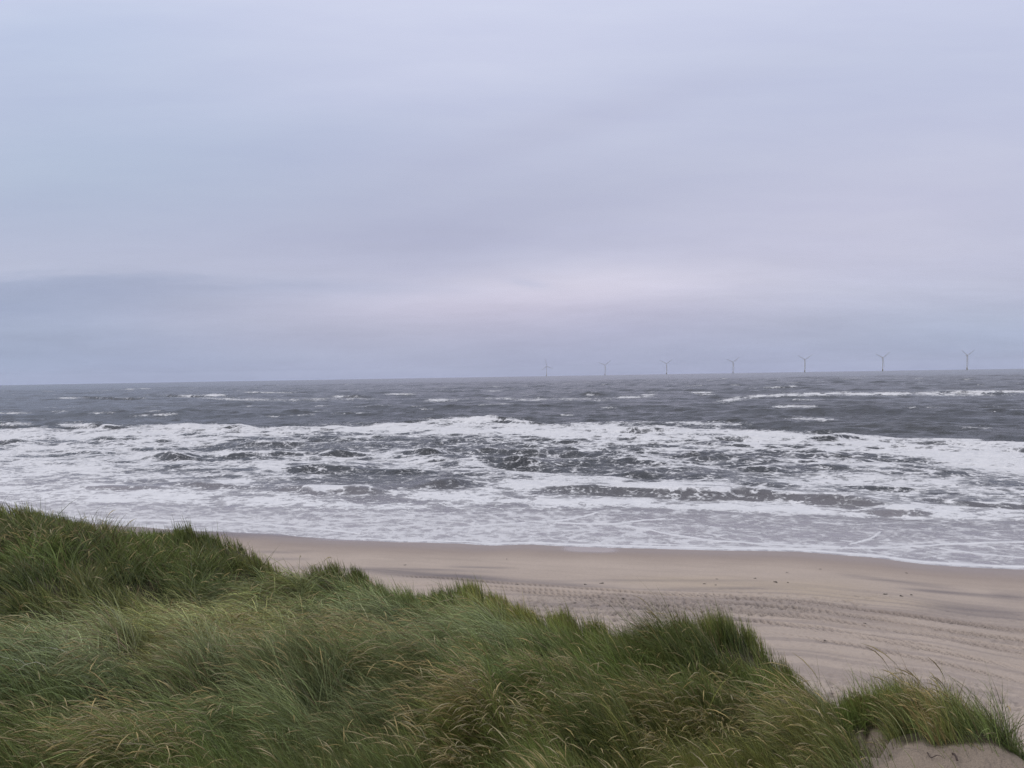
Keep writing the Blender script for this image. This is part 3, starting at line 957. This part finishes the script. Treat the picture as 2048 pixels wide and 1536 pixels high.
    if kind == 'ear':
        hw = np.maximum(0.013, 0.00115 * r)
        ratio = hw / wid
        pr = [np.full(n, 1.0)] * 8 + [ratio * 0.75, ratio * 1.0, ratio * 0.2]
        pr = np.stack(pr, 1)
    else:
        pr = np.repeat(np.array(prof['leaf'])[None], n, 0)
    W = side[:, None, :] * (wid[:, None] * pr * 0.5)[..., None]
    A, B = P - W, P + W
    rows = [A, B]
    if kind == 'ear':
        side2 = np.cross(side, T[:, segs - 2])
        side2 /= np.linalg.norm(side2, axis=1, keepdims=True) + 1e-9
        W2 = side2[:, None, :] * (wid[:, None] * pr * 0.5)[..., None]
        rows = [P - W, P - W2, P + W, P + W2]
    nrow = len(rows)
    V = np.stack(rows, 2)                 # n, segs+1, nrow, 3
    base = (np.arange(n) * (segs + 1) * nrow)[:, None]
    qs = []
    for k in range(segs):
        for j in range(nrow if nrow > 2 else 1):
            j2 = (j + 1) % nrow
            qs.append(np.stack([base[:, 0] + k * nrow + j, base[:, 0] + k * nrow + j2, base[:, 0] + (k + 1) * nrow + j2, base[:, 0] + (k + 1) * nrow + j], -1))
    Q = np.stack(qs, 1).reshape(-1, 4).astype(np.int32)
    # ---- colour of each blade
    deep = np.array([0.055, 0.076, 0.020])
    mid_ = np.array([0.125, 0.178, 0.045])
    grey = np.array([0.230, 0.268, 0.130])
    yel = np.array([0.300, 0.275, 0.070])
    straw = np.array([0.440, 0.350, 0.160])
    brown = np.array([0.120, 0.082, 0.048])
    f1 = fbm(x * 0.7, y * 0.7, 540, 3)
    a = np.clip(0.5 + 2.6 * (f1 - 0.5) - 0.45 * leftback - 0.25 * near_crest + g.normal(0, 0.25, n), 0, 1)[:, None]
    c = deep * (1 - a) + mid_ * a
    gr = np.clip(comb * 1.05 + 0.55 * (fbm(x * 0.4, y * 0.4, 550, 3) - 0.45) + g.normal(0, .12, n), 0, 1)[:, None] * (1 - 0.8 * leftback[:, None]) * (1 - 0.5 * near_crest[:, None])  # sky sheen on flat-combed grass painted as paler grey, withheld from back ridge
    c = c * (1 - gr) + grey * gr
    yl = np.clip(ear_p * 0.6 + 2.4 * (fbm(x * 0.45, y * 0.45, 560, 3) - 0.52), 0, 0.8)[:, None] * g.random(n)[:, None]
    c = c * (1 - yl) + yel * yl
    dead = (g.random(n) < 0.03 + 0.09 * smooth(fbm(x * 0.6, y * 0.6, 570, 3), 0.5, 0.68))[:, None]
    c = np.where(dead, brown * g.uniform(0.7, 1.5, n)[:, None], c)
    dry = (g.random(n) < 0.02 + 0.12 * np.clip(ear_p, 0, 1))[:, None]
    c = np.where(dry, straw * g.uniform(0.55, 0.9, n)[:, None], c)
    edge_y = strokes(px, py, [(1590, 1320, 60, 14, .75, .8), (1850, 1400, 60, 14, .5, .6)])
    ey = (g.random(n) < edge_y)[:, None]
    c = np.where(ey, np.array([0.26, 0.19, 0.08]) * g.uniform(0.7, 1.2, n)[:, None], c)
    c = np.clip(c * np.exp(g.normal(0, 0.38, n))[:, None], 0.008, 0.5)
    C = np.repeat(c[:, None], segs + 1, 1)
    if kind == 'ear':
        hc = (straw * 1.0)[None] * g.uniform(0.6, 1.1, n)[:, None] * np.array([1.0, 0.97, 0.92])
        pale = np.clip(g.random(n) * 0.6, 0, 1)[:, None]
        hc = hc * (1 - pale) + np.array([0.34, 0.33, 0.23]) * pale
        C[:, 8:] = hc[:, None]
        C[:, :8] = C[:, :8] * 0.6 + np.array([0.16, 0.16, 0.07]) * 0.4
    else:
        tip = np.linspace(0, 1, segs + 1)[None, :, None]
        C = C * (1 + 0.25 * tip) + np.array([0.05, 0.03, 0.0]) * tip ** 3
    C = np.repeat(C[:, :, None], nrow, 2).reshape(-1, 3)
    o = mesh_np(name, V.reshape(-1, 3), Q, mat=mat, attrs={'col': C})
    return o


def grass_material(name, rough, transl, spec):
    m, t = material(name)
    c = t.attr('col', 'Color')
    p = principled(t, **{'Base Color': c, 'Roughness': rough})
    p.inputs['Specular IOR Level'].default_value = spec
    tr = t.n('ShaderNodeBsdfTranslucent')
    t.put(tr.inputs[0], c)
    mx = t.n('ShaderNodeMixShader')
    mx.inputs[0].default_value = transl
    t.put(mx.inputs[1], p.outputs[0])
    t.put(mx.inputs[2], tr.outputs[0])
    finish(t, mx.outputs[0])
    return m


gm = grass_material('marram leaf', 0.5, 0.14, 0.5)
em = grass_material('dry seed head', 0.8, 0.2, 0.15)
tag(blades('marram_grass', 400000, 'leaf', gm), 'green wind-combed marram grass covering the dune', 'grass', kind='stuff')
tag(blades('seed_head_grass', 34000, 'ear', em), 'straw-coloured drooping seed heads among the dune grass', 'grass', kind='stuff')


# ------------------------------------------------------------------ wind turbines far out at sea
def tube(profile, seg=16, axis='z'):
    v, q = [], []
    for (h, rr) in profile:
        for k in range(seg):
            a = 2 * math.pi * k / seg
            v.append((rr * math.cos(a), rr * math.sin(a), h))
    n = len(profile)
    for i in range(n - 1):
        for k in range(seg):
            k2 = (k + 1) % seg
            q.append((i * seg + k, i * seg + k2, (i + 1) * seg + k2, (i + 1) * seg + k))
    v = np.array(v, float)
    if axis == 'y':
        v = v[:, [0, 2, 1]] * np.array([1, -1, 1])
    return v, np.array(q, np.int32)


def blade_mesh(L=80.0):
    v = []
    sec = [(1.5, 3.0, 3.0, 0), (6, 4.0, 2.6, 12), (16, 5.8, 2.0, 10), (32, 4.8, 1.3, 6), (50, 3.8, .9, 3), (68, 2.8, .6, 1), (L, 1.0, .3, 0)]
    ns = 10
    for (h, ch, th, tw) in sec:
        for k in range(ns):
            a = 2 * math.pi * k / ns
            cx, cy = math.cos(a) * ch / 2 + ch * 0.12, math.sin(a) * th / 2
            tw_ = R(tw)
            v.append((cx * math.cos(tw_) - cy * math.sin(tw_), cx * math.sin(tw_) + cy * math.cos(tw_) - 0.0006 * h * h, h))
    q = [(i * ns + k, i * ns + (k + 1) % ns, (i + 1) * ns + (k + 1) % ns, (i + 1) * ns + k) for i in range(len(sec) - 1) for k in range(ns)]
    tip = [tuple(range((len(sec) - 1) * ns, len(sec) * ns))]
    return np.array(v), np.array(q, np.int32)


def simple_mat(name, col, rough=0.6):
    m, t = material(name)
    n = t.noise(t.n('ShaderNodeTexCoord').outputs['Object'], 0.8, 4)
    c = t.mix(n, tuple(k * 0.85 for k in col[:3]) + (1,), col)
    p = principled(t, **{'Base Color': c, 'Roughness': rough})
    finish(t, p.outputs[0])
    return m


def make_turbine():
    paint = simple_mat('turbine paint', (0.52, 0.525, 0.54, 1), 0.5)
    steel = simple_mat('foundation paint', (0.45, 0.33, 0.06, 1), 0.6)
    root = bpy.data.objects.new('wind_turbine', None)
    COL.objects.link(root)
    v, q = tube([(-35, 3.3), (16, 3.3), (16, 4.6), (17, 4.6), (17, 3.0)], 20)
    mesh_np('foundation', v, q, mat=steel, parent=root)
    v, q = tube([(17.01, 3.1), (50, 2.8), (80, 2.4), (104, 2.0)], 20)
    mesh_np('tower', v, q, mat=paint, parent=root)
    # nacelle: a rounded box lying along the rotor axis
    v, q = tube([(-5, 0.3), (-4.8, 2.0), (-3.5, 2.9), (3, 3.0), (9, 2.8), (11.5, 2.2), (12, 0.4)], 16, 'y')
    v[:, 1] *= -1
    v[:, 2] += 106.5
    mesh_np('nacelle', v, q, mat=paint, parent=root)
    hub = bpy.data.objects.new('rotor', None)
    COL.objects.link(hub)
    hub.parent = root
    hub.location = (0, -7.2, 107)
    v, q = tube([(-3.2, 0.2), (-2.6, 1.2), (-1, 2.1), (2.0, 2.3)], 16, 'y')
    v[:, 1] *= -1
    mesh_np('hub', v, q, mat=paint, parent=hub)
    bv, bq = blade_mesh()
    first = None
    for k in range(3):
        a = 2 * math.pi * k / 3
        if first is None:
            first = mesh_np('blade', bv, bq, mat=paint, parent=hub)
            b = first
        else:
            b = first.copy()
            COL.objects.link(b)
            b.parent = hub
        b.rotation_euler = (0, a, 0)
    return root, hub


def copy_tree(o, parent=None):
    c = o.copy()
    COL.objects.link(c)
    if parent:
        c.parent = parent
    for ch in [k for k in bpy.data.objects if k.parent == o]:
        copy_tree(ch, c)
    return c


tur, _ = make_turbine()
specs = [  # px, hub py, base py, rotor phase, yaw, label
    (1093, 731.7, 751.5, -8, 12, 'hazy grey wind turbine nearest the middle of the sea, one blade pointing straight up'),
    (1210, 728.8, 748.8, 52, 8, 'hazy grey wind turbine second from the left on the horizon, blades in a Y'),
    (1333, 725.9, 746.8, 55, 5, 'hazy grey wind turbine third from the left on the horizon, blades in a Y'),
    (1466, 723.4, 744.7, 53, 8, 'hazy grey wind turbine in the middle of the row of seven, blades in a Y'),
    (1609.5, 719.2, 742.4, 58, 10, 'hazy grey wind turbine third from the right on the horizon, blades in a Y'),
    (1765.3, 716.6, 740.2, 53, 12, 'hazy grey wind turbine second from the right on the horizon, blades in a Y'),
    (1934, 712.7, 737.2, 59, 20, 'hazy grey wind turbine at the right end of the row, rotor turned partly sideways'),
]
for i, (px, hy, by, ph, yaw, lab) in enumerate(specs):
    t_ = tur if i == 0 else copy_tree(tur)
    ang = (by - hy) / FPX
    d = 6000.0
    for _ in range(30):
        d = (107 - d * d / (2 * EARTH) - CAM_H) / (ang - 0.00194)
    dr = ray(float(px), float(by))
    hz = math.hypot(dr[0], dr[1])
    x, y = dr[0] / hz * d, dr[1] / hz * d
    t_.location = (x, y, -d * d / (2 * EARTH))
    t_.rotation_euler = (0, 0, R(yaw))
    for ch in [k for k in bpy.data.objects if k.parent == t_ and k.name.startswith('rotor')]:
        ch.rotation_euler = (0, R(ph), 0)
    tag(t_, lab, 'wind turbine', 'wind turbines in a row along the horizon')


# ------------------------------------------------------------------ small things on the sand
def hit(px, py, fn):
    d = ray(float(px), float(py))
    t = 10.0
    for _ in range(60):
        z = float(fn(np.array([d[0] * t]), np.array([d[1] * t]))[0])
        t = t + 0.7 * ((z - CAM_H) / d[2] - t)
    return d[0] * t, d[1] * t, z


def seaweed(seed):
    g = np.random.default_rng(seed)
    vs, qs, off = [], [], 0
    for b in range(9):
        L = g.uniform(0.10, 0.26)
        a = g.normal(0, 0.7)
        cx, cy = g.normal(0, 0.10), g.normal(0, 0.06)
        seg, nn = 7, 6
        for i in range(nn + 1):
            s = i / nn
            w = 0.030 * math.sin(math.pi * min(max(s, 0.06), 0.94)) * g.uniform(0.7, 1.3)
            X = cx + (s - 0.5) * L * math.cos(a + s)
            Yy = cy + (s - 0.5) * L * math.sin(a + s)
            for k in range(seg):
                t = 2 * math.pi * k / seg
                vs.append((X - math.sin(a) * w * math.cos(t), Yy + math.cos(a) * w * math.cos(t), 0.02 + 0.03 * math.sin(3.1 * s) + w * 0.7 * math.sin(t)))
        for i in range(nn):
            for k in range(seg):
                k2 = (k + 1) % seg
                qs.append((off + i * seg + k, off + i * seg + k2, off + (i + 1) * seg + k2, off + (i + 1) * seg + k))
        off += (nn + 1) * seg
    return np.array(vs), np.array(qs, np.int32)


wm = simple_mat('dried seaweed', (0.035, 0.028, 0.024, 1), 0.7)
sv, sq = seaweed(4)
weed = None
ORD = 'first second third fourth fifth sixth seventh eighth ninth tenth eleventh twelfth thirteenth fourteenth fifteenth sixteenth seventeenth eighteenth nineteenth twentieth twenty-first twenty-second'.split()
for i, (px, py, sc) in enumerate(sorted([(1035, 1171, .9), (1170, 1170, 1.0), (1202, 1168, 1.2), (1246, 1199, .9), (1151, 1207, .8), (1552, 1166, 1.2), (1576, 1166, .8), (1772, 1190, 1.1),
                                  (1802, 1193, 1.1), (1822, 1191, .8), (1812, 1147, .7), (1575, 1146, .7), (1945, 1247, 1.0), (1410, 1169, .8), (1432, 1171, .8), (1640, 1139, .6),
                                  (1509, 1158, .9), (1433, 1159, .7), (1649, 1283, .7), (1731, 1249, .7), (1013, 1119, .6), (809, 1131, .8)])):
    if weed is None:
        o = weed = mesh_np('seaweed_clump', sv, sq, mat=wm)
    else:
        o = weed.copy()
        COL.objects.link(o)
    x, y, z = hit(px, py, beach_z)
    o.location = (x, y, z + 0.02)
    o.rotation_euler = (0, 0, i * 1.3)
    o.scale = (sc * 0.6, sc * 0.5, sc * 0.5)
    tag(o, 'small dark clump of washed-up seaweed on the beach sand, ' + ORD[i] + ' from the left', 'seaweed', 'small dark clumps of seaweed on the beach')

rm = simple_mat('dead root', (0.07, 0.05, 0.045, 1), 0.9)


def twig(pts, rad):
    """a thin bent root lying on the sand along pixel points"""
    P = np.array([hit(a, b, dune_z) for a, b in pts])
    t = np.linspace(0, 1, len(P))
    tt = np.linspace(0, 1, 24)
    C = np.stack([np.interp(tt, t, P[:, k]) for k in range(3)], -1)
    for _ in range(3):
        C[1:-1] = (C[:-2] + C[1:-1] * 2 + C[2:]) / 4
    C[:, 2] += 0.03 + 0.02 * np.sin(tt * 9)
    C -= P[0]
    seg = 6
    V = []
    for i in range(24):
        d = C[min(i + 1, 23)] - C[max(i - 1, 0)]
        d /= np.linalg.norm(d)
        s = np.cross(d, (0, 0, 1.0))
        s /= np.linalg.norm(s)
        u = np.cross(s, d)
        rr = rad * (1 - 0.7 * i / 23)
        for k in range(seg):
            a = 2 * math.pi * k / seg
            V.append(C[i] + rr * (math.cos(a) * s + math.sin(a) * u))
    q = np.array([(i * seg + k, i * seg + (k + 1) % seg, (i + 1) * seg + (k + 1) % seg, (i + 1) * seg + k) for i in range(23) for k in range(seg)], np.int32)
    o = mesh_np('dead_root', np.array(V), q, mat=rm)
    o.location = P[0]
    return o


tag(twig([(1915, 1529), (1905, 1515), (1888, 1505), (1870, 1500)], .010), 'long dark dead root on the bare sand, nearest the right edge', 'root', 'dead roots on the bare dune sand')
tag(twig([(1852, 1502), (1854, 1512), (1866, 1520), (1885, 1524)], .007), 'hooked thin dead root curling over the bare sand', 'root', 'dead roots on the bare dune sand')
tag(twig([(1780, 1518), (1768, 1511), (1757, 1505)], .007), 'short straight dead root between green shoots on the bare sand', 'root', 'dead roots on the bare dune sand')


# ------------------------------------------------------------------ air
def build_haze():
    x0, x1, y0, y1, z0, z1 = -22000, 22000, -3000, 22000, -90, 230
    v = np.array([(x, y, z) for z in (z0, z1) for (x, y) in ((x0, y0), (x1, y0), (x1, y1), (x0, y1))], float)
    q = np.array([(0, 3, 2, 1), (4, 5, 6, 7), (0, 1, 5, 4), (1, 2, 6, 5), (2, 3, 7, 6), (3, 0, 4, 7)], np.int32)
    m, t = material('sea haze')
    vol = t.n('ShaderNodeVolumePrincipled')
    vol.inputs['Color'].default_value = (0.86, 0.89, 1.0, 1)
    vol.inputs['Density'].default_value = 1.3e-5
    vol.inputs['Anisotropy'].default_value = 0.2
    o_ = t.n('ShaderNodeOutputMaterial')
    t.t.links.new(vol.outputs[0], o_.inputs['Volume'])
    o = mesh_np('haze', v, q, mat=m, smooth_shade=False)
    tag(o, 'pale sea haze fading the distance', 'haze', kind='stuff')


build_haze()
